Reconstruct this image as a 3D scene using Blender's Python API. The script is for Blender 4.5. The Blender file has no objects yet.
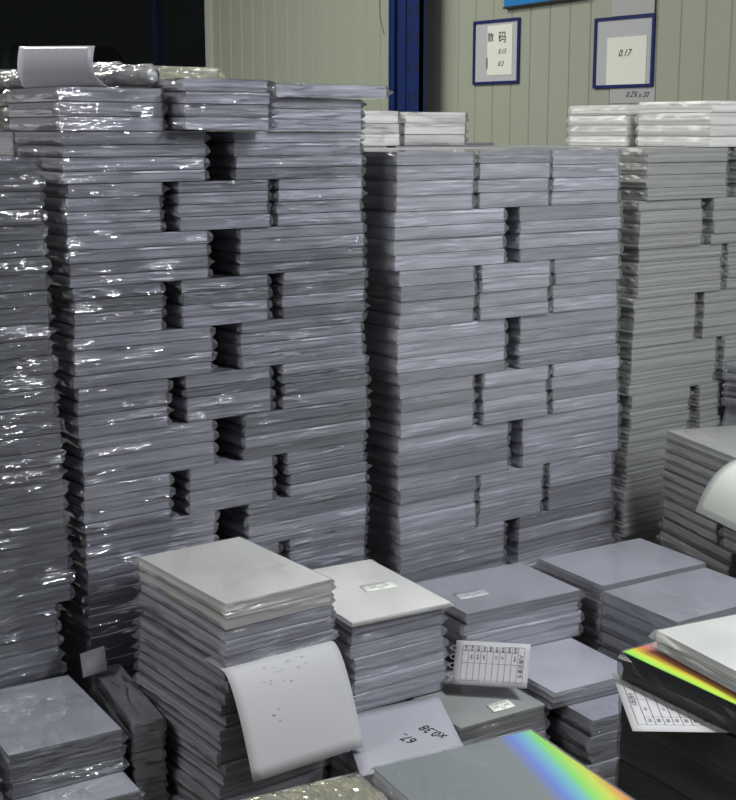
import bpy, bmesh, math, random
from mathutils import Vector, Matrix, noise
R = random.Random(7)
C = bpy.context.scene.collection
H = 1.32                       # camera height; every z below is given relative to the camera and lifted by H
BASE = -1.216                  # top of the pallets

# ---------------------------------------------------------------- materials
def mat(name):
    m = bpy.data.materials.new(name); m.use_nodes = True
    nt = m.node_tree; nt.nodes.clear()
    out = nt.nodes.new('ShaderNodeOutputMaterial')
    return m, nt, out
def N(nt, t, **kw):
    n = nt.nodes.new(t)
    for k, v in kw.items():
        if k in n.inputs: n.inputs[k].default_value = v
        else: setattr(n, k, v)
    return n
def simple(name, col, rough=.5, metal=0, spec=.5, var=.0, vscale=8):
    m, nt, out = mat(name)
    b = N(nt, 'ShaderNodeBsdfPrincipled', Roughness=rough, Metallic=metal)
    b.inputs['Base Color'].default_value = (*col, 1); b.inputs['Specular IOR Level'].default_value = spec
    if var:
        tc = N(nt, 'ShaderNodeTexCoord'); no = N(nt, 'ShaderNodeTexNoise', Scale=vscale, Detail=4.)
        nt.links.new(tc.outputs['Object'], no.inputs['Vector'])
        mx = N(nt, 'ShaderNodeMix', data_type='RGBA')
        mx.inputs[6].default_value = (*[c*(1-var) for c in col], 1); mx.inputs[7].default_value = (*[min(1, c*(1+var)) for c in col], 1)
        nt.links.new(no.outputs['Fac'], mx.inputs[0]); nt.links.new(mx.outputs[2], b.inputs['Base Color'])
    nt.links.new(b.outputs[0], out.inputs[0])
    return m
def bundle_mat(name, col, dark=.70, rough=.45):
    """cut edges of many thin sheets: fine horizontal lines of slightly different grey"""
    m, nt, out = mat(name)
    tc = N(nt, 'ShaderNodeTexCoord'); oi = N(nt, 'ShaderNodeObjectInfo')
    ad = N(nt, 'ShaderNodeVectorMath', operation='ADD'); nt.links.new(tc.outputs['Object'], ad.inputs[0]); nt.links.new(oi.outputs['Random'], ad.inputs[1])
    mp = N(nt, 'ShaderNodeMapping'); mp.inputs['Scale'].default_value = (2.5, 2.5, 230)
    no = N(nt, 'ShaderNodeTexNoise', Scale=1., Detail=3., Roughness=.65)
    nt.links.new(ad.outputs[0], mp.inputs[0]); nt.links.new(mp.outputs[0], no.inputs['Vector'])
    rp = N(nt, 'ShaderNodeValToRGB'); rp.color_ramp.elements[0].position = .3; rp.color_ramp.elements[1].position = .62
    rp.color_ramp.elements[0].color = (*[c*dark for c in col], 1); rp.color_ramp.elements[1].color = (*col, 1)
    nt.links.new(no.outputs['Fac'], rp.inputs[0])
    hs = N(nt, 'ShaderNodeHueSaturation'); mr = N(nt, 'ShaderNodeMapRange')
    mr.inputs[3].default_value = .80; mr.inputs[4].default_value = 1.06
    nt.links.new(oi.outputs['Random'], mr.inputs[0]); nt.links.new(mr.outputs[0], hs.inputs['Value']); nt.links.new(rp.outputs[0], hs.inputs['Color'])
    b = N(nt, 'ShaderNodeBsdfPrincipled', Roughness=rough)
    b.inputs['Specular IOR Level'].default_value = .25
    bp = N(nt, 'ShaderNodeBump', Strength=.35, Distance=.001)
    nt.links.new(no.outputs['Fac'], bp.inputs['Height']); nt.links.new(bp.outputs[0], b.inputs['Normal'])
    nt.links.new(hs.outputs[0], b.inputs['Base Color']); nt.links.new(b.outputs[0], out.inputs[0])
    return m
def film_mat(name, tint=(.96, .96, .97), haze=.07, rough=.09, bump=.9, hazecol=(.8, .8, .83), spec=.55, sc=(7, 3.5, 75), dist=.0035, sparse=.52):
    m, nt, out = mat(name)
    tc = N(nt, 'ShaderNodeTexCoord'); oi = N(nt, 'ShaderNodeObjectInfo')
    sl = N(nt, 'ShaderNodeVectorMath', operation='SCALE'); sl.inputs[3].default_value = 9
    cb = N(nt, 'ShaderNodeCombineXYZ'); [nt.links.new(oi.outputs['Random'], cb.inputs[i]) for i in range(3)]
    nt.links.new(cb.outputs[0], sl.inputs[0])
    ad = N(nt, 'ShaderNodeVectorMath', operation='ADD'); nt.links.new(tc.outputs['Object'], ad.inputs[0]); nt.links.new(sl.outputs[0], ad.inputs[1])
    mp = N(nt, 'ShaderNodeMapping'); mp.inputs['Scale'].default_value = sc; mp.inputs['Rotation'].default_value = (.02, .05, .5)
    no = N(nt, 'ShaderNodeTexNoise', Scale=1., Detail=3., Roughness=.55, Distortion=.6)
    nt.links.new(ad.outputs[0], mp.inputs[0]); nt.links.new(mp.outputs[0], no.inputs['Vector'])
    ab = N(nt, 'ShaderNodeMath', operation='SUBTRACT'); ab.inputs[1].default_value = .5; nt.links.new(no.outputs['Fac'], ab.inputs[0])
    a2 = N(nt, 'ShaderNodeMath', operation='ABSOLUTE'); nt.links.new(ab.outputs[0], a2.inputs[0])
    a3 = N(nt, 'ShaderNodeMath', operation='POWER'); a3.inputs[1].default_value = .6; nt.links.new(a2.outputs[0], a3.inputs[0])
    mp2 = N(nt, 'ShaderNodeMapping'); mp2.inputs['Scale'].default_value = (sc[0]*1.6, sc[1]*1.6, sc[2]*.55); nt.links.new(ad.outputs[0], mp2.inputs[0])
    n2 = N(nt, 'ShaderNodeTexNoise', Scale=1., Detail=2.); nt.links.new(mp2.outputs[0], n2.inputs['Vector'])
    mk_ = N(nt, 'ShaderNodeMapRange'); mk_.inputs[1].default_value = sparse; mk_.inputs[2].default_value = sparse+.12; mk_.inputs[3].default_value = .10; nt.links.new(n2.outputs['Fac'], mk_.inputs[0])
    mm = N(nt, 'ShaderNodeMath', operation='MULTIPLY'); nt.links.new(a3.outputs[0], mm.inputs[0]); nt.links.new(mk_.outputs[0], mm.inputs[1])
    bp = N(nt, 'ShaderNodeBump', Strength=bump, Distance=dist); bp.invert = True
    nt.links.new(mm.outputs[0], bp.inputs['Height'])
    tr = N(nt, 'ShaderNodeBsdfTransparent'); tr.inputs[0].default_value = (*tint, 1)
    df = N(nt, 'ShaderNodeBsdfDiffuse'); df.inputs[0].default_value = (*hazecol, 1)
    gl = N(nt, 'ShaderNodeBsdfGlossy', Roughness=rough); gl.inputs[0].default_value = (1, 1, 1, 1)
    nt.links.new(bp.outputs[0], gl.inputs['Normal'])
    m1 = N(nt, 'ShaderNodeMixShader'); m1.inputs[0].default_value = haze
    nt.links.new(tr.outputs[0], m1.inputs[1]); nt.links.new(df.outputs[0], m1.inputs[2])
    fr = N(nt, 'ShaderNodeFresnel', IOR=1.5); nt.links.new(bp.outputs[0], fr.inputs['Normal'])
    mu = N(nt, 'ShaderNodeMath', operation='MULTIPLY_ADD'); mu.inputs[1].default_value = spec*1.4; mu.inputs[2].default_value = spec*.08; mu.use_clamp = True
    nt.links.new(fr.outputs[0], mu.inputs[0])
    m2 = N(nt, 'ShaderNodeMixShader'); nt.links.new(mu.outputs[0], m2.inputs[0]); nt.links.new(m1.outputs[0], m2.inputs[1]); nt.links.new(gl.outputs[0], m2.inputs[2])
    nt.links.new(m2.outputs[0], out.inputs[0])
    return m
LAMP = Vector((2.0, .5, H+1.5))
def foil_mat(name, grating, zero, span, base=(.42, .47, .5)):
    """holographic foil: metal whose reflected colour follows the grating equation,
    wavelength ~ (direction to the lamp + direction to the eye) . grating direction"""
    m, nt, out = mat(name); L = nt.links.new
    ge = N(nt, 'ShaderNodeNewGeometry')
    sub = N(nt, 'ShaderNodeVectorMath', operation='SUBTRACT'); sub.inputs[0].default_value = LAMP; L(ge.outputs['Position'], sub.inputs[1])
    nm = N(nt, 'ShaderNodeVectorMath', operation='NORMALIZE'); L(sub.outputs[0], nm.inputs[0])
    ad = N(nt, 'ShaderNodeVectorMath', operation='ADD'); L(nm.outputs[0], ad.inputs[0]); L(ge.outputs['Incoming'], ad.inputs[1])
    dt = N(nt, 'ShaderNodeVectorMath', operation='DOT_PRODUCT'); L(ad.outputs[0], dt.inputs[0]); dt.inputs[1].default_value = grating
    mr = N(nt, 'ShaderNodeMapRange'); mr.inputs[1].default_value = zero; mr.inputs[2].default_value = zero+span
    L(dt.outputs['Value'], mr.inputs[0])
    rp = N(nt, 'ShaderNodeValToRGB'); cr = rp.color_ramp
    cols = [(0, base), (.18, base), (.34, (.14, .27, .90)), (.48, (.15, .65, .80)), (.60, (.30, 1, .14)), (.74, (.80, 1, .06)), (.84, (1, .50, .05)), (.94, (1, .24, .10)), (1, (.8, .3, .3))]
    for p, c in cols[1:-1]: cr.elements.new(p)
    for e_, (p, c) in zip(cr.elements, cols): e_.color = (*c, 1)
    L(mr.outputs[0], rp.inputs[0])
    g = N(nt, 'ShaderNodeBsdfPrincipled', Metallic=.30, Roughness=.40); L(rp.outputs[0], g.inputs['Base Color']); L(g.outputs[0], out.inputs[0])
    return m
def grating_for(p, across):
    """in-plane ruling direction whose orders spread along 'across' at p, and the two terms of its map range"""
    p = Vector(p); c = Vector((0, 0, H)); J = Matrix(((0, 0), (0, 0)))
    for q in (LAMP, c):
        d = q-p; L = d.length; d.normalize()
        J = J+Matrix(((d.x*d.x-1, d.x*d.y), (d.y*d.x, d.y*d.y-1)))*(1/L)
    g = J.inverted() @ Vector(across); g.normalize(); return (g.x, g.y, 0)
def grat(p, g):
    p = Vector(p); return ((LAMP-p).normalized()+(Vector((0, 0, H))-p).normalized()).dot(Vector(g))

M = {}
M['lav'] = bundle_mat('lavender_white_sheet_edges', (.66, .66, .75))
M['lav2'] = bundle_mat('cool_grey_sheet_edges', (.42, .43, .49))
M['grey'] = bundle_mat('neutral_grey_sheet_edges', (.42, .43, .41))
M['white'] = bundle_mat('white_sheet_edges', (.90, .90, .86), dark=.82)
M['white2'] = bundle_mat('off_white_sheet_edges', (.66, .67, .63))
M['film_black'] = film_mat('clear_film_on_black', haze=.008, rough=.2, bump=.5, spec=.35)
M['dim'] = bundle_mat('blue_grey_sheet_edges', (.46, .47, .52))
M['black'] = bundle_mat('black_sheet_edges', (.028, .029, .033), dark=.6, rough=.4)
M['film'] = film_mat('clear_film', haze=.05, dist=.006, spec=.7)
M['film_matte'] = film_mat('matte_clear_film', haze=.08, rough=.3, bump=.4, spec=.25, sparse=.55)
M['film_top'] = film_mat('loose_clear_film', haze=.06, rough=.12, bump=.7, sc=(9, 5, 60))
M['film_shiny'] = film_mat('shiny_clear_film', haze=.03, rough=.06, bump=1.0, spec=.85, dist=.009, sparse=.57)
M['film_soft'] = film_mat('soft_clear_film', haze=.09, rough=.17, bump=.8, spec=.6, dist=.006, sparse=.5)
M['film_roll'] = film_mat('rolled_clear_film', haze=.35, rough=.08, bump=1.0, spec=1.0, sc=(14, 7, 50), dist=.01, sparse=.40)
M['film_gold'] = film_mat('loose_glossy_film', tint=(.95, .95, .84), hazecol=(.80, .79, .58), haze=.22, rough=.08, bump=1.0, spec=1.0, sc=(14, 7, 50), dist=.01, sparse=.40)
M['paper'] = simple('paper', (.44, .44, .45), .7, var=.04, vscale=5)
M['paper_lav'] = simple('lavender_paper', (.38, .38, .43), .6, var=.03, vscale=5)
M['paper_sheen'] = simple('satin_lavender_sheet', (.45, .43, .51), .33, spec=.6)
M['paper_cream'] = simple('cream_paper', (.80, .82, .74), .65)
M['ink'] = simple('black_ink', (.012, .012, .014), .6)
M['inkfaint'] = simple('faded_grey_ink', (.22, .22, .22), .8)
M['bluefr'] = simple('dark_blue_frame_plastic', (.012, .02, .13), .4)
M['clearpocket'] = simple('pocket_sheet_backing', (.52, .52, .56), .35, spec=.6)
M['wall'] = simple('wall_panel_paint', (.37, .39, .32), .5, var=.03, vscale=1.5)
M['trim'] = simple('aluminium_trim', (.50, .52, .46), .4)
M['rack'] = simple('blue_rack_paint', (.008, .022, .11), .4, var=.1)
M['rackdark'] = simple('slot_dark', (.004, .006, .02), .7)
M['dark'] = simple('dark_room_paint', (.05, .06, .05), .6, var=.3, vscale=2)
M['floor'] = simple('grey_floor_paint', (.18, .19, .18), .5, var=.15, vscale=3)
M['wood'] = simple('pallet_wood', (.16, .12, .08), .7, var=.3, vscale=6)
M['signblue'] = simple('bright_blue_sign_face', (.03, .22, .55), .3)
M['blackroll'] = simple('black_wrapped_roll', (.02, .02, .02), .25, var=.4)
M['red'] = simple('red_orange_label', (.7, .12, .04), .5)
M['core'] = bundle_mat('inner_pack_paper', (.45, .45, .50))
gm, nt, out = mat('window_glass')
tr = N(nt, 'ShaderNodeBsdfTransparent'); tr.inputs[0].default_value = (.85, .9, .87, 1); gl = N(nt, 'ShaderNodeBsdfGlossy', Roughness=.03)
ms = N(nt, 'ShaderNodeMixShader'); ms.inputs[0].default_value = .03
nt.links.new(tr.outputs[0], ms.inputs[1]); nt.links.new(gl.outputs[0], ms.inputs[2]); nt.links.new(ms.outputs[0], out.inputs[0]); M['glass'] = gm

# ---------------------------------------------------------------- helpers
def empty(name, loc, yaw=0, label=None, cat=None, group=None):
    o = bpy.data.objects.new(name, None); C.objects.link(o); o.empty_display_size = .05
    o.location = loc; o.rotation_euler = (0, 0, yaw)
    tag(o, label, cat, group); return o
def tag(o, label=None, cat=None, group=None, kind=None):
    for k, v in (('label', label), ('category', cat), ('group', group), ('kind', kind)):
        if v: o[k] = v
    return o
def mesh_obj(name, me, m=None, parent=None, smooth=False):
    if m is not None and not me.materials: me.materials.append(m)
    o = bpy.data.objects.new(name, me); C.objects.link(o)
    if parent: o.parent = parent
    return o
def mk(name, verts, faces, m=None, parent=None, smooth=False, mats=None, idx=None):
    me = bpy.data.meshes.new(name); me.from_pydata([tuple(v) for v in verts], [], faces)
    if mats:
        for x in mats: me.materials.append(x)
        me.polygons.foreach_set('material_index', idx)
    if smooth: me.polygons.foreach_set('use_smooth', [True]*len(me.polygons))
    me.update(); return mesh_obj(name, me, m, parent)
class MB:
    def __init__(s): s.v = []; s.f = []
    def box(s, x0, x1, y0, y1, z0, z1, bev=0):
        b = len(s.v)
        s.v += [(x, y, z) for z in (z0, z1) for y in (y0, y1) for x in (x0, x1)]
        s.f += [tuple(b+i for i in q) for q in ((0, 2, 3, 1), (4, 5, 7, 6), (0, 1, 5, 4), (2, 6, 7, 3), (0, 4, 6, 2), (1, 3, 7, 5))]
        return s
    def tube(s, p, q, r, n=16):
        p, q = Vector(p), Vector(q); d = (q-p).normalized(); a = d.orthogonal().normalized(); c = d.cross(a); b = len(s.v)
        for e in (p, q):
            for i in range(n): t = 2*math.pi*i/n; s.v.append(tuple(e+a*r*math.cos(t)+c*r*math.sin(t)))
        for i in range(n): j = (i+1) % n; s.f.append((b+i, b+j, b+n+j, b+n+i))
        s.f.append(tuple(b+i for i in range(n))[::-1]); s.f.append(tuple(b+n+i for i in range(n))); return s
    def build(s, name, m, parent=None, smooth=False): return mk(name, s.v, s.f, m, parent, smooth)
def lattice(nx, ny, nz):
    idx = {}; vs = []; fs = []
    def g(i, j, k):
        if (i, j, k) not in idx: idx[(i, j, k)] = len(vs); vs.append((i/nx, j/ny, k/nz))
        return idx[(i, j, k)]
    for i in range(nx):
        for j in range(ny):
            fs.append((g(i, j, 0), g(i, j+1, 0), g(i+1, j+1, 0), g(i+1, j, 0))); fs.append((g(i, j, nz), g(i+1, j, nz), g(i+1, j+1, nz), g(i, j+1, nz)))
    for i in range(nx):
        for k in range(nz):
            fs.append((g(i, 0, k), g(i+1, 0, k), g(i+1, 0, k+1), g(i, 0, k+1))); fs.append((g(i, ny, k), g(i, ny, k+1), g(i+1, ny, k+1), g(i+1, ny, k)))
    for j in range(ny):
        for k in range(nz):
            fs.append((g(0, j, k), g(0, j, k+1), g(0, j+1, k+1), g(0, j+1, k))); fs.append((g(nx, j, k), g(nx, j+1, k), g(nx, j+1, k+1), g(nx, j, k+1)))
    return vs, fs
LB = lattice(8, 6, 5); LF = lattice(14, 12, 4)
def bundle_geo(w, d, t, seed):
    """a pack's sheets: block w x d x t, base at z=0, whose sheets are slightly out of line"""
    r = random.Random(seed); offs = [(r.uniform(-.0013, .0013), r.uniform(-.0013, .0013)) for _ in range(6)]
    ph = r.uniform(0, 6); out = []
    t2 = t-.0013
    for (a, b, c) in LB[0]:
        ox, oy = offs[round(c*5)]
        x = (a-.5)*(w-.003)+ox; y = (b-.5)*(d-.003)+oy
        z = .0006+c*t2 + (.0012*math.sin(6*a+ph)*math.sin(5*b+ph*1.7) if 0 < c < 1 else 0)
        out.append((x, y, z))
    return out, LB[1]
def film_geo(w, d, t, seed, ear=.008, loose=.0012):
    """its clear wrap: a thin bag around the sheets, gathered into crumpled ears at both ends"""
    r = random.Random(seed*31+5); so = Vector((r.uniform(0, 99), r.uniform(0, 99), r.uniform(0, 99))); out = []
    T = t-.0008
    for (a, b, c) in LF[0]:
        x = (a-.5)*w; y = (b-.5)*d; z = .0004+c*T
        n = noise.noise(Vector((x*26, y*26, z*60))+so); n2 = noise.noise(Vector((x*8, y*8, z*130))+so*2)
        if c in (0., 1.): z += (-1 if c else 1)*abs(n)*.0002
        if b in (0., 1.): y += (1 if b else -1)*(n*loose+n2*.0008)
        if a in (0., 1.):
            e = ear*max(0, (1-abs(2*c-1)))*(.3+1.5*abs(noise.noise(Vector((y*90, z*120, 3))+so)))
            if b in (0., 1.): e += ear*1.1*r.random()*(c not in (0., 1.))
            x += (1 if a else -1)*e; z += n*.0012*(0 if c in (0., 1.) else 1)
        out.append((x, y, z))
    return out, LF[1]
CACHE = {}
def pack_meshes(w, d, t, seed, bm, fm, ear):
    k = (round(w, 3), round(d, 3), round(t, 4), seed, bm, fm, ear)
    if k not in CACHE:
        v, f = bundle_geo(w, d, t, seed); b = bpy.data.meshes.new('sheet_bundle'); b.from_pydata(v, [], f); b.materials.append(M[bm])
        v, f = film_geo(w, d, t, seed, ear); c = bpy.data.meshes.new('film_wrap'); c.from_pydata(v, [], f); c.materials.append(M[fm])
        c.polygons.foreach_set('use_smooth', [True]*len(c.polygons)); c.set_sharp_from_angle(angle=.45); CACHE[k] = (b, c)
    return CACHE[k]
NPACK = 0
def pack(x, y, z, w, d, t, label, group, yaw=0, bm='lav', fm='film', ear=.008, seed=None, tilt=None):
    """one wrapped pack (x,y = middle, z = underside relative to the camera)"""
    global NPACK; NPACK += 1
    sd = R.randrange(5) if seed is None else seed
    b, c = pack_meshes(w, d, t, sd, bm, fm, ear)
    e = empty('sheet_pack', (x, y, z+H), yaw, label, 'pack', group)
    if tilt: e.rotation_euler = (tilt[0], tilt[1], yaw)
    mesh_obj('sheet_bundle', b, None, e); mesh_obj('film_wrap', c, None, e)
    return e
class Stuff:
    def __init__(s): s.v = []; s.f = []; s.i = []; s.mats = []
    def add(s, geo, mt, x, y, z, yaw=0):
        if mt not in s.mats: s.mats.append(mt)
        b = len(s.v); ca, sa = math.cos(yaw), math.sin(yaw)
        s.v += [(x+px*ca-py*sa, y+px*sa+py*ca, z+H+pz) for px, py, pz in geo[0]]
        s.f += [tuple(q+b for q in f) for f in geo[1]]; s.i += [s.mats.index(mt)]*len(geo[1])
REST = Stuff()
def rest_pack(x, y, z, w, d, t, bm='lav', fm='film', ear=.008, hidden=False, yaw=0):
    if hidden:
        mb = MB().box(-w/2+.001, w/2-.001, -d/2+.001, d/2-.001, .0008, t-.0008); REST.add((mb.v, mb.f), 'core', x, y, z); return
    sd = R.randrange(5)
    REST.add(bundle_geo(w, d, t, sd), bm, x, y, z, yaw); REST.add(film_geo(w, d, t, sd, ear), fm, x, y, z, yaw)
ORD = ['top', 'second', 'third', 'fourth', 'fifth', 'sixth', 'seventh', 'eighth', 'ninth', 'tenth', 'eleventh', 'twelfth', 'thirteenth', 'fourteenth', 'fifteenth',
       'sixteenth', 'seventeenth', 'eighteenth', 'nineteenth', 'twentieth', 'twenty-first', 'twenty-second', 'twenty-third', 'twenty-fourth']
def thick(n, total):
    a = [1+R.uniform(-.14, .14) for _ in range(n)]; s = sum(a); return [q/s*total for q in a]

# ---------------------------------------------------------------- tall stacks
def course(where, num, z0, z1, n, Y0, blocks, bm, fm, depth, indiv=True, dx=0, group='', lens=None, tops=None):
    """one layer of a tall stack; blocks = [(x0,x1,name)]; front row are things, rows behind go to the remainder"""
    for bi, (x0, x1, bn) in enumerate(blocks):
        ts = thick(n, z1-z0); z = z1
        fy = Y0+R.uniform(-.004, .004)
        for i, t in enumerate(ts):
            z -= t
            cx = (x0+x1)/2+dx+R.uniform(-.003, .003); cy = fy+depth/2+R.uniform(-.003, .003)
            b = bm if R.random() < .75 else ('lav2' if bm == 'lav' else bm)
            if indiv:
                lay = 'topmost' if num == 0 else ORD[num]+' highest'
                pack(cx, cy, z, x1-x0, depth, t, 'wrapped pack, %s in %sblock of %s layer, %s' % (ORD[i], bn+' ' if bn else '', lay, where), group, bm=b, fm=fm, yaw=R.uniform(-.008, .008))
            else: rest_pack(cx, cy, z, x1-x0, depth, t, b, fm)
    # the rows behind
    y = Y0+depth+.012
    while y+depth < Y0+.72:
        for (x0, x1, bn) in blocks:
            for q in range(2): rest_pack((x0+x1)/2, y+depth/2, z0+(z1-z0)/2*q, x1-x0, depth, (z1-z0)/2, hidden=True)
        y += depth+.012
G1 = 'wrapped sheet packs in the left-centre tall stack'
AB1 = {'A': [(1.017, 1.303, 'left'), (1.376, 1.674, 'right')], 'B': [(1.020, 1.203, 'left'), (1.243, 1.438, 'middle'), (1.473, 1.674, 'right')]}
zt = -.002
W1 = 'left-centre tall stack'
for k in range(1, 14):
    z1 = -.002-.0934*(k-1); z0 = z1-.0934
    ty = 'A' if k % 2 == 1 else 'B'
    dx = .0008*k + R.uniform(-.003, .003)
    bl = [(a+R.uniform(-.006, .006), b+R.uniform(-.006, .006), n) for a, b, n in AB1[ty]]
    course(W1, k, z0, z1, 4, 2.30-.0005*k, bl, 'lav', 'film_shiny', .215 if ty == 'A' else .30, indiv=k < 12, dx=dx, group=G1)
# top layer of this stack, uneven: left block, middle block pulled forward, low right block, slab lying across
def block(x0, x1, y0, d, z0, z1, n, where, group, bm='lav', fm='film', ear=.008, yaw=0, **kw):
    ts = thick(n, z1-z0); z = z1
    for i, t in enumerate(ts):
        z -= t
        pack((x0+x1)/2+R.uniform(-.002, .002), y0+d/2+R.uniform(-.002, .002), z, x1-x0, d, t, 'wrapped pack, %s of %s' % (ORD[i] if n > 1 else 'single', where), group, bm=bm, fm=fm, ear=ear, yaw=yaw+R.uniform(-.006, .006), **kw)
block(1.012, 1.218, 2.30, .24, -.0015, .076, 3, 'three in top left block, '+W1, G1, fm='film_shiny')
block(1.235, 1.418, 2.25, .30, 0.0, .094, 4, 'four in forward-pulled top middle block, '+W1, G1, fm='film_shiny', ear=.018)
block(1.450, 1.668, 2.29, .30, -.0015, .062, 3, 'three in low top right block, '+W1, G1)
pack(1.585, 2.42, .0625, .27, .29, .027, 'thin wrapped pack lying across top right of left-centre tall stack, overhanging its corner', G1, bm='lav', ear=.010)
block(1.02, 1.21, 2.555, .20, -.0015, .070, 3, 'crumpled block behind top left block, '+W1, G1, fm='film_shiny', ear=.02, bm='grey')
block(1.02, 1.21, 2.77, .20, -.0015, .070, 3, 'rearmost crumpled end block, '+W1, G1, fm='film_shiny', ear=.02, bm='grey')

G2 = 'wrapped sheet packs in the right-centre tall stack'
W2 = 'right-centre tall stack'
AB2 = {'A': [(1.747, 2.063, 'left'), (2.108, 2.432, 'right')], 'B': [(1.750, 1.964, 'left'), (1.982, 2.188, 'middle'), (2.206, 2.426, 'right')]}
zz = [-.045, -.170, -.295, -.419, -.542, -.661, -.781, -.902, -1.025, -1.147]
for k in range(9):
    ty = 'B' if k % 2 == 0 else 'A'
    bl = [(a+R.uniform(-.005, .005), b+R.uniform(-.005, .005), n) for a, b, n in AB2[ty]]
    course(W2, k, zz[k+1], zz[k], 4, 2.28, bl, 'lav', 'film_soft', .30 if ty == 'B' else .215, indiv=k < 8, dx=.0022*k+R.uniform(-.004, .004), group=G2)
course(W2, 9, BASE, zz[9], 3, 2.28, AB2['A'], 'lav', 'film_soft', .215, indiv=False)

# leftmost and rightmost stacks: what is left over past three hundred packs
G4 = 'wrapped sheet packs in the rightmost tall stack'
AB4 = {'A': [(2.50, 2.815, 'left'), (2.845, 3.16, 'right')], 'B': [(2.498, 2.725, 'left'), (2.762, 2.955, 'middle'), (2.975, 3.16, 'right')]}
z4 = [-.043, -.169, -.287, -.407, -.530, -.651, -.772, -.893, -1.014, -1.135, BASE]
for k in range(10):
    ty = 'A' if k % 2 == 0 else 'B'
    bl = [(a+R.uniform(-.008, .008), b+R.uniform(-.004, .004), n) for a, b, n in AB4[ty]]
    if k == 0: bl[0] = (2.515, bl[0][1], 'left')
    course('rightmost tall stack', k, z4[k+1], z4[k], 4 if k < 9 else 3, 2.28, bl, 'grey', 'film_matte', .215 if ty == 'A' else .30, indiv=False, dx=-.003*k, group=G4)
for k in range(10):
    z1 = -.046-.117*k; z0 = z1-.117
    ty = 'A' if k % 2 else 'B'
    off = -.02 if k > 6 else 0
    bl = [(.66, .958+off, 'right'), (.33, .63, 'left')] if ty == 'A' else [(.752, .96+off, 'right'), (.54, .735, 'middle'), (.33, .525, 'left')]
    course('leftmost tall stack', k, z0, z1, 4, 2.28, bl, 'lav2', 'film_shiny', .215 if ty == 'A' else .30, indiv=False, dx=R.uniform(-.004, .004)+(.004*k if k < 7 else .02))
# stacks behind, only their tops seen
for (x0, x1, y0) in ((1.97, 2.63, 3.01), (2.66, 3.30, 3.72)):
    for q in range(8):
        for i in range(2):
            for j in range(3): rest_pack(x0+.157+.33*i, y0+.107+.225*j, BASE+(1.216-.043)/8*q, .30, .212, (1.216-.043)/8, hidden=True)
GB = 'white packs on top of the rightmost tall stack'
block(2.745, 3.045, 2.283, .245, -.0425, .0725, 4, 'four in bright near block on rightmost stack', GB, bm='white', fm='film_matte', ear=.008)
block(2.745, 3.045, 2.570, .215, -.0425, .0665, 4, 'four in bright far block on rightmost stack', GB, bm='white', fm='film_matte', ear=.008)
GC = 'white packs on the stack behind the right-centre stack'
block(2.345, 2.565, 3.02, .27, -.0425, .050, 3, 'three in wide white block behind right-centre stack', GC, bm='white', fm='film', ear=.008)
block(2.06, 2.325, 3.02, .27, -.0425, .052, 3, 'three in mostly hidden white block behind right-centre stack', GC, bm='white', fm='film', ear=.008)

# ---------------------------------------------------------------- foreground piles
def pile(cx, cy, yawd, ztop, zbot, n, w, d, where, group, bms=('lav',), fm='film', jit=.004, ear=.008, lean=(0, 0), show=99):
    ts = thick(n, ztop-zbot); z = ztop; out = []
    for i, t in enumerate(ts):
        z -= t; f = i/max(1, n-1)
        bm = bms[min(i, len(bms)-1)]
        j = jit if i else 0
        if i >= show: rest_pack(cx, cy, z, w, d, t, bm, fm, ear, yaw=math.radians(yawd)); continue
        ee = pack(cx+R.uniform(-j, j)+lean[0]*f, cy+R.uniform(-j, j)+lean[1]*f, z, w*(1+R.uniform(-.012, .012) if i else 1), d*(1+R.uniform(-.01, .01) if i else 1), t,
             '%s wrapped pack down in %s' % (ORD[i], where) if i else 'topmost wrapped pack of %s' % where, group, yaw=math.radians(yawd+(R.uniform(-1.5, 1.5) if i else 0)), bm=bm, fm=fm, ear=ear)
        out.append(ee)
    return out
def corner(Nx, Ny, yaw, w, d):
    a = math.radians(yaw); return Nx+w/2*math.cos(a)-d/2*math.sin(a), Ny+w/2*math.sin(a)+d/2*math.cos(a)
pf = {}
# tall pile in front of the left-centre stack
cx, cy = corner(1.061, 1.841, 0, .215, .311)
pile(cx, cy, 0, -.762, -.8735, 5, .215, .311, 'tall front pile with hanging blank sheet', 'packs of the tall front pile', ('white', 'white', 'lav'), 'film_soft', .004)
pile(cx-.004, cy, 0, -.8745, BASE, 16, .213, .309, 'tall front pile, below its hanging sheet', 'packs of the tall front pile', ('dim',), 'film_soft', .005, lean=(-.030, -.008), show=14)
# shorter pile with label behind it
cx, cy = corner(1.348, 1.874, -4.5, .214, .305)
pile(cx, cy, -6, -.869, -.878, 1, .216, .305, 'labelled pile right of the tall front pile', 'packs of the labelled pile', ('white',), 'film_soft')
pile(cx-.003, cy+.012, -3, -.8785, -1.053, 8, .205, .29, 'slumped pile under the labelled tilted pack', 'packs of the labelled pile', ('lav',), 'film_soft', .006)
# pile it rests on, and the neighbour with the grey sticker top
cx, cy = corner(1.262, 1.74, -4, .20, .29)
pile(cx, cy, -4, -1.0565, BASE, 6, .205, .29, 'low pile under the sheet marked in pen', 'packs of the low middle piles', ('lav2',), 'film', show=1)
cx, cy = corner(1.479, 1.734, -4.3, .198, .29)
pile(cx, cy, -4.3, -1.0555, BASE, 6, .198, .29, 'low torn-sticker pile before the table card', 'packs of the low sticker pile', ('grey', 'lav2'), 'film_soft', show=4)
sx, sy = cx, cy
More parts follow.
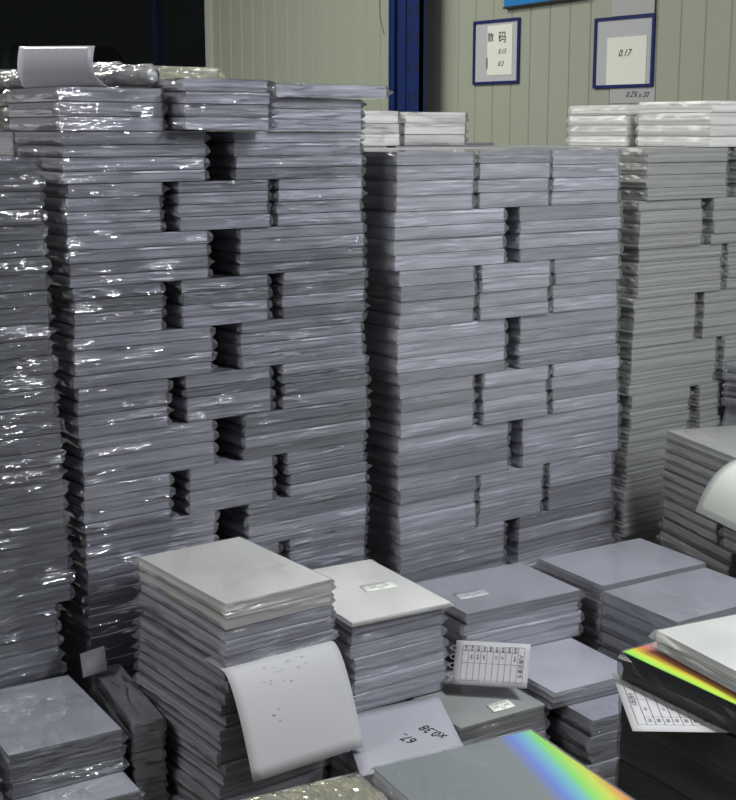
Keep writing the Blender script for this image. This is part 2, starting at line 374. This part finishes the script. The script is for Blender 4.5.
# pale pile behind with a label, lying on the long low pile
cx3, cy3 = corner(1.648, 1.916, -6, .285, .212)
pile(cx3, cy3, -6, -.93, -1.0295, 4, .285, .212, 'short labelled pile against the right-centre stack', 'packs of the short labelled pile', ('lav2', 'lav'), 'film_soft', .004)
cx, cy = corner(1.684, 1.704, -6, .205, .30)
pile(cx, cy, -6, -1.0302, -1.064, 3, .205, .30, 'fanned pile in the middle, beside the table card', 'packs of the fanned middle pile', ('lav', 'lav2'), 'film_soft', .004)
cx, cy = corner(1.708, 1.629, -6, .185, .28)
pile(cx, cy, -6, -1.0645, BASE, 5, .185, .28, 'lower pile stepping out under the fanned middle pile', 'packs of the stepped middle pile', ('lav2',), 'film', .006, show=4)
# two flat blocks at the back right
s = 1.03
pile(2.073*s, 1.907*s, -5, -.9*s, BASE, 10, .29*s, .208*s, 'far flat pile before the rightmost stack', 'packs of the two flat piles', ('lav2', 'lav2'), 'film_soft', .003, show=2)
pile(2.032*s, 1.682*s, -4, -.9*s, BASE, 10, .285*s, .205*s, 'near flat pile behind the black pile', 'packs of the two flat piles', ('lav2', 'lav2'), 'film_soft', .003, show=3)
# right edge pile
def rot(x, y, a): a = math.radians(a); return x*math.cos(a)-y*math.sin(a), x*math.sin(a)+y*math.cos(a)
Lx, Ly = 2.474, 2.15
def rp(t, w, d):      # middle of a block whose left side runs from t to t+d along the pile's left face
    x, y = rot(w/2, -(t+d/2), -18); return Lx+x, Ly+y
cx, cy = rp(0, .30, .30); pile(cx, cy, -18, -.712, -.832, 5, .30, .30, 'right edge pile, upper layer', 'packs of the right edge pile', ('white2',), 'film_soft', .003)
cx, cy = rp(.318, .30, .30); pile(cx, cy, -18, -.712, -.832, 5, .30, .30, 'right edge pile, top layer by curled sheet', 'packs of the right edge pile', ('white2',), 'film_soft', .003)
for q, (zt_, zb_) in enumerate(((-.8325, -.93), (-.9305, BASE))):
    if q == 0:
        cx, cy = rp(0, .30, .235); pile(cx, cy, -18, zt_, zb_, 4, .30, .235, 'right edge pile, second layer far block', 'packs of the right edge pile', ('white2',), 'film_soft', .003)
        cx, cy = rp(.262, .30, .215); pile(cx, cy, -18, zt_, zb_, 4, .30, .215, 'right edge pile, second layer near block', 'packs of the right edge pile', ('white2',), 'film_soft', .003)
    else:
        cx, cy = rp(0, .30, .30); pile(cx, cy, -18, zt_, zb_, 10, .30, .30, 'right edge pile, lowest layer', 'packs of the right edge pile', ('white2',), 'film_soft', .004, show=3)
        cx, cy = rp(.32, .30, .28)
        for i in range(5): rest_pack(cx, cy, BASE+.0571*i, .29, .26, .0571, hidden=True)
pile(2.922, 2.165, 0, -.598, -.7115, 5, .205, .19, 'lavender pile between right edge pile and rightmost stack', 'packs of the lavender pile at the right edge', ('lav',), 'film', .004)
for i in range(4): rest_pack(2.922, 2.165, BASE+.126*i, .20, .18, .126, 'lav2', 'film_matte')
# black pile with holographic top and the grey packs on it
BK = (1.415, 1.295)
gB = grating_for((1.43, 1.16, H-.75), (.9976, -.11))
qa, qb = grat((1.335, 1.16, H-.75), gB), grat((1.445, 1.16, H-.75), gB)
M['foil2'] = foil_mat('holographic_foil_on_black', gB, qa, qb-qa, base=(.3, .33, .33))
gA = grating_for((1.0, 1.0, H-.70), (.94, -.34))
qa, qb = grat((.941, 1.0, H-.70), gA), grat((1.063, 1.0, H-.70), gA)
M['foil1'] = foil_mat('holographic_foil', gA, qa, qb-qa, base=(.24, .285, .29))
def foil_pack(cx, cy, yawd, ztop, t, w, d, label, foil, body, fm, group=None):
    e = empty('holographic_pack', (cx, cy, ztop-t+H), math.radians(yawd), label, 'pack', group)
    v, f = bundle_geo(w, d, t-.0022, 3); mk('sheet_bundle', v, f, M[body], e)
    nx, ny = 10, 14
    vs = [((i/nx-.5)*(w-.002), (j/ny-.5)*(d-.002), t-.0022+.0002*math.sin(i*1.3+j)) for j in range(ny+1) for i in range(nx+1)]
    vs += [(x, y, t-.0035) for x, y, z in vs]
    n = (nx+1)*(ny+1)
    fs = [(j*(nx+1)+i, j*(nx+1)+i+1, (j+1)*(nx+1)+i+1, (j+1)*(nx+1)+i) for j in range(ny) for i in range(nx)]
    fs += [tuple(n+q for q in a[::-1]) for a in fs]
    rim = [i for i in range(nx+1)]+[j*(nx+1)+nx for j in range(1, ny+1)]+[ny*(nx+1)+i for i in range(nx-1, -1, -1)]+[j*(nx+1) for j in range(ny-1, 0, -1)]
    fs += [(rim[q], n+rim[q], n+rim[(q+1) % len(rim)], rim[(q+1) % len(rim)]) for q in range(len(rim))]
    s_ = mk('top_foil', vs, fs, M[foil], e); s_['label'] = 'rainbow holographic foil'
    v, f = film_geo(w, d, t, 2, .010); mk('film_wrap', v, f, M[fm], e)
    return e
yawb = -4.2; va = math.radians(yawb)
cx, cy = corner(BK[0]+.297*math.sin(va), BK[1]-.297*math.cos(va), yawb, .30, .297)
def bpile(z1, z0, n, where, grp, first_foil=False, dx=0):
    ts = thick(n, z1-z0); z = z1
    for i, t in enumerate(ts):
        z -= t
        pack(cx+dx+R.uniform(-.001, .001), cy+R.uniform(-.001, .001), z, .30, .297, t, 'black wrapped pack, %s %s' % (ORD[i], where), grp, yaw=math.radians(yawb), bm='black', fm='film_black', ear=.003)
foil_pack(cx, cy, yawb, -.75, .046, .30, .297, 'thick black pack with rainbow foil top, under the grey packs at lower right', 'foil2', 'black', 'film_black')
bpile(-.800, BASE, 7, 'below the inserted table card, lower right', 'black packs under the card')
va = math.radians(-10); gx, gy = corner(1.453+.297*math.sin(va), 1.267-.297*math.cos(va), -10, .215, .297)
pile(gx, gy, -10, -.7185, -.7495, 2, .215, .297, 'two grey packs on the rainbow black pile', 'grey packs on the black pile', ('white2', 'white2'), 'film_matte', .001)

# bottom centre: holographic pile and the loosely wrapped pile beside it
hx, hy = .921, .9706
foil_pack(hx, hy, -9, -.70, .04, .214, .297, 'grey holographic sheet pack with rainbow right edge at bottom centre', 'foil1', 'lav2', 'film_top')
pile(hx+.002, hy, -9, -.7405, BASE, 12, .212, .295, 'pile under the rainbow-edged pack', 'packs under the rainbow-edged pack', ('lav2',), 'film_soft', .002, show=0)
lx, ly = .690, 1.005
LP = foil_pack(lx, ly, -9, -.712, .028, .212, .297, 'silvery pack under loose crinkled glossy film at bottom centre-left', 'foil1', 'lav2', 'film_gold')
pile(lx, ly, -9, -.7405, BASE, 12, .205, .29, 'pile under the crinkled silvery pack', 'packs under the crinkled silvery pack', ('lav2',), 'film_soft', .002, show=0)

def loose(u, v):
    x = (u-.5)*.235; y = (v-.5)*.31+.012; q = Vector((x*16+y*5, y*9, 4)); q2 = Vector((x*45, y*30, 9))
    z = .031+.005*abs(noise.noise(q))*2+.002*abs(noise.noise(q2))*2
    e_ = max(0, abs(u-.5)-.45)+max(0, abs(v-.5)-.46)
    return Vector((x+.003*noise.noise(q2), y+.003*noise.noise(q), max(.0275, z-e_*.25)))
LOOSE = loose
# lower left
cx, cy = corner(.741, 2.0, -5, .197, .275)
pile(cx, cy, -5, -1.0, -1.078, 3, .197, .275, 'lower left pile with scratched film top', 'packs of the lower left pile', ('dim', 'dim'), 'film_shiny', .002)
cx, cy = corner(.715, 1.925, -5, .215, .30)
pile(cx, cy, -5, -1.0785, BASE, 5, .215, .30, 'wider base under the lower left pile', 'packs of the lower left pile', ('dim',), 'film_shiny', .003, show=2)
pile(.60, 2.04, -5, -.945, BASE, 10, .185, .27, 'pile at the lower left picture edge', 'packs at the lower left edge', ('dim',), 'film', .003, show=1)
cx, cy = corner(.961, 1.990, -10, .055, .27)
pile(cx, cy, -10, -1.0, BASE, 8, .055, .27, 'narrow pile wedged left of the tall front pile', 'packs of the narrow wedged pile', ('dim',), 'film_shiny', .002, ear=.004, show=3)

# remainder object
me = bpy.data.meshes.new('sheet_pack'); me.from_pydata(REST.v, [], REST.f)
for q in REST.mats: me.materials.append(M[q])
me.polygons.foreach_set('material_index', REST.i)
ro = bpy.data.objects.new('sheet_pack_remainder', me); C.objects.link(ro)
tag(ro, 'remaining wrapped packs filling the leftmost and rightmost tall stacks and stack interiors', 'packs', None, 'stuff')

# ---------------------------------------------------------------- loose sheets, cards, labels
def bez(p0, p1, p2, t): return p0*(1-t)**2+p1*2*t*(1-t)+p2*t*t
def surf(name, fn, nu, nv, m, parent=None, th=.0006, label=None, cat=None):
    vs = [fn(i/nu, j/nv) for j in range(nv+1) for i in range(nu+1)]
    fs = [(j*(nu+1)+i, j*(nu+1)+i+1, (j+1)*(nu+1)+i+1, (j+1)*(nu+1)+i) for j in range(nv) for i in range(nu)]
    o = mk(name, vs, fs, M[m], parent, True)
    md = o.modifiers.new('thickness', 'SOLIDIFY'); md.thickness = th; md.offset = 0
    if label: tag(o, label, cat)
    return o
def text_mesh(txt, size, shear=0):
    cu = bpy.data.curves.new('t', 'FONT'); cu.body = txt; cu.size = size; cu.align_x = 'CENTER'; cu.align_y = 'CENTER'; cu.shear = shear; cu.resolution_u = 3
    o = bpy.data.objects.new('t', cu); C.objects.link(o); bpy.context.view_layer.update()
    me = bpy.data.meshes.new_from_object(o.evaluated_get(bpy.context.evaluated_depsgraph_get()))
    bpy.data.objects.remove(o); v = [tuple(x.co) for x in me.vertices]; f = [tuple(p.vertices) for p in me.polygons]; bpy.data.meshes.remove(me)
    return v, f
def on_surf(name, items, fn, W, Hh, m, parent, lift=.0009, flip=1):
    """lay flat artwork (metres on a W x Hh sheet) on the sheet surface fn(u,v)"""
    V = []; F = []
    for (v, f, ox, oy, ang) in items:
        b = len(V); ca, sa = math.cos(ang), math.sin(ang)
        for x, y, z in v:
            X = ox+x*ca-y*sa; Y = oy+x*sa+y*ca
            u, w = X/W, Y/Hh; p = fn(u, w); du = fn(u+.01, w)-p; dv = fn(u, w+.01)-p; n = du.cross(dv).normalized()*flip
            V.append(p+n*lift)
        F += [tuple(q+b for q in a) for a in f]
    return mk(name, V, F, M[m], parent)
def rect(w, h): return ([(-w/2, -h/2, 0), (w/2, -h/2, 0), (w/2, h/2, 0), (-w/2, h/2, 0)], [(0, 1, 2, 3)])
def flat(p00, p10, p01, bend=0, sub=None):
    p00, p10, p01 = Vector(p00), Vector(p10), Vector(p01); n = (p10-p00).cross(p01-p00).normalized()
    return lambda u, v: p00+(p10-p00)*u+(p01-p00)*v+n*bend*(4*u*(1-u))
def Z(x, y, z): return Vector((x, y, z+H))
# hanging blank sheet of the tall front pile
A0, A1 = Z(1.05, 1.90, -.874), Z(1.272, 1.90, -.874)
def hang(u, v):        # v=0 inside the pile, 1 lower edge
    a = A0.lerp(A1, u)
    t = max(0, v-.25)/.75
    if v < .25: return a+Vector((0, -.07*v/.25, 0))
    p0 = Vector((0, -.07, 0)); p1 = Vector((0, -.105, -.012)); p2 = Vector((.004, -.150, -.165))
    return a+bez(p0, p1, p2, t)
e = empty('hanging_sheet', (1.16, 1.84, H-.874), 0, 'blank white sheet bent down over the front of the tall front pile', 'paper')
def rel(fn, e): L = Vector(e.location); return lambda u, v: fn(u, v)-L
hf = rel(hang, e); surf('paper_sheet', hf, 12, 20, 'paper', e)
items = []
rr = random.Random(4)
for (u, v, n_) in ((.35, .38, 5), (.5, .36, 5), (.62, .35, 4), (.45, .44, 4), (.62, .45, 3), (.32, .52, 3), (.48, .54, 3), (.30, .72, 3), (.33, .79, 1)):
    for q in range(n_):
        items.append((*rect(.0055, .0009), u*.222+rr.uniform(-.012, .012), (v+rr.uniform(-.02, .02))*.297, rr.uniform(-.5, .9)))
on_surf('faded_marks', items, hf, .222, .297, 'inkfaint', e, .0012, -1)
# sheet marked in pen, under the labelled pile
P00, P10 = Z(1.22, 1.68, -1.049), Z(1.424, 1.655, -1.049); P01, P11 = Z(1.33, 1.90, -1.0535), Z(1.538, 1.87, -1.0535)
def pen(u, v): return (P00.lerp(P10, u)).lerp(P01.lerp(P11, u), v)+Vector((0, 0, -.004*max(0, .3-v)))
e = empty('marked_sheet', (1.38, 1.78, H-1.05), 0, 'pale lavender sheet with pen writing lying under the labelled pile', 'paper'); pn = rel(pen, e)
surf('paper_sheet', pn, 8, 8, 'paper_lav', e)
t1 = text_mesh('x0.38', .030, .2); t2 = text_mesh('67..', .030, .2)
on_surf('pen_writing', [(*t1, .163, .085, math.radians(118)), (*t2, .110, .085, math.radians(118))], pn, .206, .23, 'ink', e, .0012)
# table cards
def card(name, label, fn, W, Hh, flip=1, kind=0):
    mid = fn(.5, .5); e = empty(name, mid, 0, label, 'card'); g = rel(fn, e)
    surf('paper_card', g, 8, 6, 'paper', e, .0006)
    L = .0005; ln = []
    x0, x1, y0, y1 = .10*W, .93*W, .10*Hh, .90*Hh
    cols = 10
    for i in range(cols+1): ln.append((*rect(L, y1-y0), x0+(x1-x0)*i/cols, (y0+y1)/2, 0))
    for yy in (y0, y0+(y1-y0)*.5 if kind == 0 else y0+(y1-y0)*.48, y1-.16*(y1-y0), y1): ln.append((*rect(x1-x0 if yy in (y0, y1) else (x1-x0)*.9, L), (x0+x1)/2-(0 if yy in (y0, y1) else (x1-x0)*.05), yy, 0))
    on_surf('table_lines', ln, g, W, Hh, 'ink', e, .0009, flip)
    it = [(*text_mesh('入库记录卡', .0095*W/.15), x1-(x1-x0)/cols*.5, (y0+y1)/2-.02*Hh, -math.pi/2)]
    for i, s_ in enumerate(('品名', '规格', '数量', '长度', '厚度', '库位', '日期', '单位', '备注')):
        it.append((*text_mesh(s_, .0058*W/.15), x1-(x1-x0)/cols*(i+1.5), y1-(y1-y0)*.085, -math.pi/2))
    for i in (0, 2, 3, 5, 6, 7): it.append((*text_mesh(('0.38', '300', '67', '5.2', '12', '200')[i % 6], .0058*W/.15), x1-(x1-x0)/cols*(i+1.5), y1-(y1-y0)*.32, -math.pi/2))
    on_surf('printed_text', it, g, W, Hh, 'ink', e, .0010, flip)
    return e, g
surf('loose_film', LOOSE, 44, 40, 'film_gold', LP, .0002)
e, g = card('table_card', 'white printed table card leaning upright among the middle piles', flat(Z(1.556, 1.850, -1.030), Z(1.656, 1.750, -1.030), Z(1.592, 1.880, -.96), .001), .142, .083)
# torn spiral holes along the left edge of the card
hm = [(*rect(.004, .006), -.001, .083*q, 0) for q in (.2, .4, .6, .8)]
def arc(r, n=10): 
    v = []; f = []
    for i in range(n+1):
        t = math.pi*.15+math.pi*1.7*i/n
        v += [(r*math.cos(t), r*.6*math.sin(t), 0), ((r+.0012)*math.cos(t), (r+.0012)*.6*math.sin(t), 0)]
    for i in range(n): f.append((2*i, 2*i+1, 2*i+3, 2*i+2))
    return v, f
o = on_surf('binding_loop', [(*arc(.007), -.001, .083*q, 0) for q in (.22, .42, .62, .82)], g, .142, .083, 'paper', e, .0012)
# card inserted in the black pile : corner, back corner
ins = lambda u, v: (lambda p: p+Vector((0, 0, 0)))(K00+(K10-K00)*u+(K01-K00)*v)
K00 = Z(1.300, 1.165, -.7975)                 # outermost corner
K10 = Z(1.423, 1.321, -.7975)                 # far corner
K01 = Z(1.300, 1.165, -.7975)+Vector((.785, -.618, 0)).normalized()*.15
e, g = card('table_card', 'white printed table card slid into the black pile, one corner sticking out', lambda u, v: K10+(K00-K10)*v+(K01-K00)*(1-u), .142, .199, 1, 1)
# stickers on packs
def sticker(label, pts, bends, m='paper_cream'):
    p = [Z(*q) for q in pts]; mid = sum(p, Vector())/4; e = empty('label_sticker', mid, 0, label, 'sticker')
    fn = lambda u, v: (p[0].lerp(p[1], u)).lerp(p[3].lerp(p[2], u), v)-mid
    surf('sticker_face', fn, 3, 3, m, e, .0004)
    W = (p[1]-p[0]).length; Hh = (p[3]-p[0]).length
    it = [(*text_mesh(t_, Hh*.26), W*.5, Hh*y_, 0) for t_, y_ in (('0.38 PVC', .72), ('300 x 200', .42), ('A4', .16))]
    on_surf('sticker_text', it, fn, W, Hh, 'inkfaint', e, .0007)
z0 = -1.0545
sticker('torn cream sticker on the grey top of the low middle pile', [(1.573, 1.748, z0), (1.623, 1.744, z0), (1.632, 1.777, z0), (1.582, 1.781, z0)], 0)
z0 = -.8685
sticker('small cream label on the white top of the labelled pile', [(1.462, 1.995, z0), (1.530, 1.985, z0), (1.540, 2.022, z0), (1.472, 2.032, z0)], 0)
z0 = -.9295
sticker('faint cream label on the short pile against the right-centre stack', [(1.690, 1.985, z0), (1.760, 1.975, z0), (1.770, 2.012, z0), (1.700, 2.022, z0)], 0, 'clearpocket')
# curled sheet on the left-centre stack
a0, a1 = Z(1.064, 2.60, 0), Z(1.125, 2.392, 0)
side = Vector((.8, -.6, 0))
def curl(u, v):
    a = a0.lerp(a1, u); s_ = 2.6/2.385*(1-u)+u
    x = .022*max(0, 1-v/.45)**2*(.3+.7*u)+.006*math.sin(v*3.1)
    return a+side*x+Vector((-.012*math.sin(math.pi*v), -.004, .079+.074*s_*v))
surf('curled_sheet', curl, 10, 14, 'paper_sheen', None, .0008, 'lavender satin sheet curling upright on top of the left-centre tall stack', 'sheet')
# curled white sheet at the right edge
def rcurl(u, v):
    p0 = Z(2.42, 1.84, -.7055); p1 = Z(2.305, 1.87, -.698); p2 = Z(2.292, 1.897, -.826)
    q = bez(p0, p1, p2, v); return q+Vector((-.31, -.95, 0)).normalized()*(.21*u)+Vector((0, 0, .0*u))
surf('curled_sheet', rcurl, 8, 16, 'paper_cream', None, .0008, 'cream white sheet drooping over the side of the right edge pile', 'sheet')
surf('loose_sheet', flat(Z(.972, 2.215, -.996), Z(1.015, 2.20, -.985), Z(.985, 2.255, -.965)), 2, 2, 'paper_lav', None, .0006, 'pale loose sheet corner sticking up at the foot of the left-centre stack', 'sheet')
# clear film rolls and flat translucent pack on the left-centre stack
def roll(p, q, r, label, m='film_roll'):
    p, q = Vector(p), Vector(q); d = (q-p); L = d.length; d.normalize(); a = Vector((0, 0, 1)); c = d.cross(a)
    e = empty('film_roll', p, 0, label, 'roll')
    def fn(u, v):
        t = 2*math.pi*u; rr_ = r*(1+.10*noise.noise(Vector((math.cos(t)*3, math.sin(t)*3, v*14))))
        if v < .001 or v > .999: rr_ *= .5
        return d*L*v+a*rr_*math.sin(t)+c*rr_*math.cos(t)
    surf('film_layers', fn, 20, 36, m, e, .0006)
    MB().tube(d*.004, d*(L-.004), r*.55, 18).build('roll_core', M['lav2'], e, True)
    return e
roll(Z(1.222, 2.335, .1015), Z(1.055, 2.86, .1015), .0205, 'front crinkled clear film roll on the left-centre tall stack')
roll(Z(1.262, 2.56, .1180), Z(1.175, 2.86, .1180), .0180, 'rear crinkled clear film roll on the left-centre tall stack')
pack(1.385, 2.62, .0955, .20, .13, .034, 'flat translucent wrapped pack lying behind the clear film rolls', None, bm='grey', fm='film_gold', ear=.015)
pack(1.335, 2.70, .0, .22, .28, .093, 'thick pack behind the forward-pulled top block of left-centre stack', None, bm='lav')

# ---------------------------------------------------------------- the place
XW = 3.9
# ribbed panel wall facing the stacks, running along Y
prof = []; y = -1.0
while y < 6.76:
    prof += [(XW, y), (XW, y+.104), (XW+.004, y+.107), (XW+.004, y+.110)]; y += .113
prof.append((XW, 6.76)); vs = []; fs = []
for z in (0, 3.4): vs += [(x, yy, z) for x, yy in prof]
n = len(prof)
for i in range(n-1): fs.append((i, n+i, n+i+1, i+1))
b = len(vs); vs += [(XW+.08, -1, 0), (XW+.08, 6.76, 0), (XW+.08, -1, 3.4), (XW+.08, 6.76, 3.4)]
fs += [(b, b+1, b+3, b+2), (0, b, b+2, n), (n-1, 2*n-1, b+3, b+1)]
o = mk('wall_right', vs, fs, M['wall']); o['kind'] = 'structure'
o = MB().box(XW, XW+.08, 6.84, 24, 0, .9).build('wall_back', M['dark']); o['kind'] = 'structure'
o = MB().box(XW-.015, XW+.1, 6.765, 6.80, 0, 3.4).box(XW-.005, XW+.09, 6.80, 6.84, 0, 3.4).build('trim_1', M['trim']); o['kind'] = 'structure'
o = MB().box(XW+.03, XW+.036, 6.84, 24, .9, 3.4).build('window_1', M['glass']); o['kind'] = 'structure'
o = MB().box(5.9, 5.95, 6.0, 24.0, 0, 3.4).build('wall_far', M['dark']); o['kind'] = 'structure'
o = MB().box(XW+.09, 5.9, 6.70, 6.75, 0, 3.4).build('wall_side', M['dark']); o['kind'] = 'structure'
o = MB().box(XW+.09, 5.95, 6.7, 24, 3.4, 3.45).build('ceiling', M['dark']); o['kind'] = 'structure'
o = MB().box(-2, 6.2, -2, 24, -.05, 0).build('floor', M['floor']); o['kind'] = 'structure'
# blue rack upright
RACK = e = empty('rack_upright', (3.78, 4.865, 0), 0, 'blue perforated steel rack upright standing against the panel wall', 'rack')
mb = MB().box(-.02, .0, -.125, .040, 0, 3.2).box(-.02, .02, -.125, -.120, 0, 3.2).box(-.02, .04, .034, .040, 0, 3.2).box(-.030, -.020, .046, .070, 0, 3.2).box(-.0, .04, .041, .125, 0, 3.2).box(-.0265, -.0200, -.032, -.012, 0, 3.2).box(-.018, -.001, .088, .102, 0, 3.2)
mb.build('post', M['rack'], e)
mb = None
for k in range(6):
    for yy in (-.100, -.052):
        MB().box(-.0212, -.0202, yy-.008, yy+.008, H+.02+k*.1235-.02, H+.02+k*.1235+.02).build('slot', M['rackdark'], e)
# framed notices
def frame(y0, y1, z0, z1, label, tilt=0, cat='notice'):
    e = empty('notice_frame', (XW-.001, (y0+y1)/2, (z0+z1)/2+H), 0, label, cat); e.rotation_euler = (tilt, 0, 0)
    w = (y1-y0)/2; h = (z1-z0)/2; t = .011
    MB().box(-.009, -.0005, -w, w, -h, -h+t).box(-.009, -.0005, -w, w, h-t, h).box(-.009, -.0005, -w, -w+t, -h+t, h-t).box(-.009, -.0005, w-t, w, -h+t, h-t).build('frame', M['bluefr'], e)
    MB().box(-.003, -.0005, -w+t, w-t, -h+t, h-t).build('pocket', M['clearpocket'], e)
    return e, w, h
def wall_text(items, parent, m='ink', x=-.0062):
    V = []; F = []
    for txt, size, yy, zz, sh in items:
        v, f = text_mesh(txt, size, sh) if txt else rect(size, .045); b = len(V)
        V += [(x, yy-q[0], zz+q[1]) for q in v]; F += [tuple(b+k for k in a[::-1]) for a in f]
    return mk('lettering', V, F, M[m], parent)
e, w, h = frame(4.252, 4.54, .190, .452, 'blue framed notice with two large characters on the panel wall', .0)
MB().box(-.005, -.0035, -.10, .055, -.095, .108).build('paper_insert', M['paper_cream'], e)
wall_text([('数', .040, .033, .058, 0), ('码', .050, -.040, .055, 0), ('0.15', .028, -.038, .0, .4), ('0.3', .028, -.03, -.05, .4), ('', .006, .055, -.045, 0)], e)
e, w, h = frame(3.522, 3.826, .158, .420, 'blue framed notice with only a small number, right on the panel wall', .0)
MB().box(-.005, -.0035, -.115, .085, -.12, .055).build('paper_insert', M['paper_cream'], e)
wall_text([('0.17', .036, -.005, -.005, .4)], e)
e = empty('wall_paper', (XW-.001, 3.63, H+.135), 0, 'narrow white paper strip with handwriting under the right framed notice', 'paper')
MB().box(-.0015, -.0003, -.118, .110, -.035, .022).build('paper_strip', M['paper'], e)
wall_text([('0.2%', .030, .0, -.004, .5), ('x 20', .028, -.06, -.006, .5)], e, x=-.0022)
e = empty('wall_paper', (XW-.001, 3.635, H+.52), 0, 'blank white paper taped above the right framed notice', 'paper')
MB().box(-.0015, -.0003, -.11, .11, -.098, .16).build('paper_sheet', M['paper'], e)
MB().box(-.004, -.0016, -.112, -.107, -.098, .16).build('dark_edge', M['ink'], e)
e = empty('wall_sign', (XW-.002, 4.1, H+.60), 0, 'bright blue sign board cropped by the top of the picture', 'sign'); e.rotation_euler = (math.radians(-1.2), 0, 0)
MB().box(-.02, -.0095, -.235, .235, -.098, .12).build('sign_face', M['signblue'], e)
MB().box(-.021, -.0, -.24, .24, -.106, -.0985).box(-.009, 0, -.235, .235, -.098, .12).build('sign_frame', M['ink'], e)
MB().tube((-.012, .142, H+.42), (-.01, .178, H+.50), .0015, 8).tube((-.01, .178, H+.50), (-.01, .178, H+.60), .0015, 8).tube((-.01, .178, H+.60), (-.012, .142, H+.70), .0015, 8).build('wire', M['ink'], RACK)
# room behind the glass: dark rack and wrapped rolls
e = empty('rack_upright', (4.7, 8.95, 0), 0, 'dark blue rack upright seen through the dark window', 'rack')
MB().box(-.02, .02, -.06, .06, 0, 3.3).box(-.03, -.02, -.06, -.045, 0, 3.3).box(-.03, -.02, .045, .06, 0, 3.3).build('post', M['rack'], e)
for i, (yy, zz, r) in enumerate(((11.35, H+.42, .30), (11.35, H-.15, .25))):
    e = empty('wrapped_roll', (4.6, yy, zz), 0, ('upper' if i == 0 else 'lower')+' black wrapped roll behind the dark window', 'roll')
    MB().tube((0, 0, 0), (.9, 0, 0), r, 28).build('roll_body', M['blackroll'], e, True); MB().tube((-.01, 0, 0), (.0, 0, 0), r*.3, 16).build('roll_core', M['blackroll'], e)
    if i == 0: MB().box(-.014, -.001, -.34, -.26, -.12, .10).build('warning_label', M['red'], e)
e = empty('shelf_board', (5.0, 11.3, H-.45), 0, 'shelf board carrying the black rolls behind the dark window', 'shelf')
MB().box(-.5, .5, -.7, .9, -.03, .03).build('board', M['rack'], e)
# pallets
def pallet(x0, x1, y0, y1, top, label):
    e = empty('wooden_pallet', ((x0+x1)/2, (y0+y1)/2, 0), 0, label, 'pallet'); w = (x1-x0)/2; d = (y1-y0)/2; n = 7
    mb = MB()
    for i in range(n): a = -w+2*w*i/n; mb.box(a+.006, a+2*w/n-.006, -d, d, top-.020, top-.001)
    mb.build('deck_boards', M['wood'], e)
    for q in (-d+.05, 0, d-.05): MB().box(-w, w, q-.04, q+.04, .0, top-.0205).build('bearer', M['wood'], e)
P0 = BASE+H
pallet(.30, .985, 2.27, 3.03, P0, 'wooden pallet under the leftmost tall stack')
pallet(1.01, 1.70, 2.28, 3.05, P0, 'wooden pallet under the left-centre tall stack')
pallet(1.73, 2.44, 2.27, 3.03, P0, 'wooden pallet under the right-centre tall stack')
pallet(2.46, 3.20, 2.27, 3.70, P0, 'wooden pallet under the rightmost tall stack')
pallet(.48, 1.24, .78, 1.30, P0, 'wooden pallet under the rainbow-edged piles')
pallet(.48, 1.235, 1.78, 2.26, P0, 'wooden pallet under the lower left and tall front piles')
pallet(1.245, 1.90, 1.56, 2.26, P0, 'wooden pallet under the middle piles')
pallet(1.905, 3.06, 1.50, 2.26, P0, 'wooden pallet under the flat piles')
pallet(1.35, 1.78, .95, 1.40, P0, 'wooden pallet under the black pile')

# ---------------------------------------------------------------- light
def area(name, loc, target, sx, sy, power, col):
    l = bpy.data.lights.new(name, 'AREA'); l.shape = 'RECTANGLE'; l.size = sx; l.size_y = sy; l.energy = power; l.color = col
    o = bpy.data.objects.new(name, l); C.objects.link(o); o.location = loc
    o.rotation_euler = (Vector(target)-Vector(loc)).to_track_quat('-Z', 'Y').to_euler(); return o
def tube_lamp(loc, ln, power, col, alongY=True):
    o = area('ceiling_tube_lamp', loc, (loc[0], loc[1]+.0001, 0), .14, ln, power, col)
    o.rotation_euler = (0, 0, 0 if alongY else math.pi/2)
    return o
tube_lamp(LAMP, 1.2, 38, (.96, .98, 1))
tube_lamp((.3, 4.6, H+1.7), 1.5, 55, (1, 1, .90))
tube_lamp((2.2, 5.0, H+1.8), 1.5, 22, (1, 1, .92))
tube_lamp((2.3, -1.6, H+1.5), 1.5, 36, (.95, .97, 1))
tube_lamp((-1.0, 2.0, H+1.4), 1.2, 16, (1, 1, .95))
w = bpy.data.worlds.new('World'); bpy.context.scene.world = w; w.use_nodes = True
w.node_tree.nodes['Background'].inputs[0].default_value = (.80, .84, .90, 1); w.node_tree.nodes['Background'].inputs[1].default_value = .04

# ---------------------------------------------------------------- camera
cam = bpy.data.cameras.new('camera'); co = bpy.data.objects.new('camera', cam); C.objects.link(co)
f = 1354.; pitch = math.atan(270/f); a = math.radians(53.7)
hd = Vector((math.cos(a), math.sin(a), 0)); r_ = Vector((math.sin(a), -math.cos(a), 0)); F_ = hd*math.cos(pitch)-Vector((0, 0, math.sin(pitch))); U_ = r_.cross(F_)
mw = Matrix((( r_.x, U_.x, -F_.x, 0), (r_.y, U_.y, -F_.y, 0), (r_.z, U_.z, -F_.z, H), (0, 0, 0, 1))); co.matrix_world = mw
cam.sensor_fit = 'VERTICAL'; cam.sensor_height = 24; cam.lens = f/800*24; cam.clip_start = .05
sc = bpy.context.scene; sc.camera = co
sc.view_settings.view_transform = 'Standard'; sc.view_settings.look = 'None'; sc.view_settings.gamma = 1; sc.view_settings.exposure = 1.0
sc.cycles.transparent_max_bounces = 24; sc.cycles.max_bounces = 6; sc.cycles.sample_clamp_indirect = 4
print('PACKS', NPACK, 'rest verts', len(REST.v))
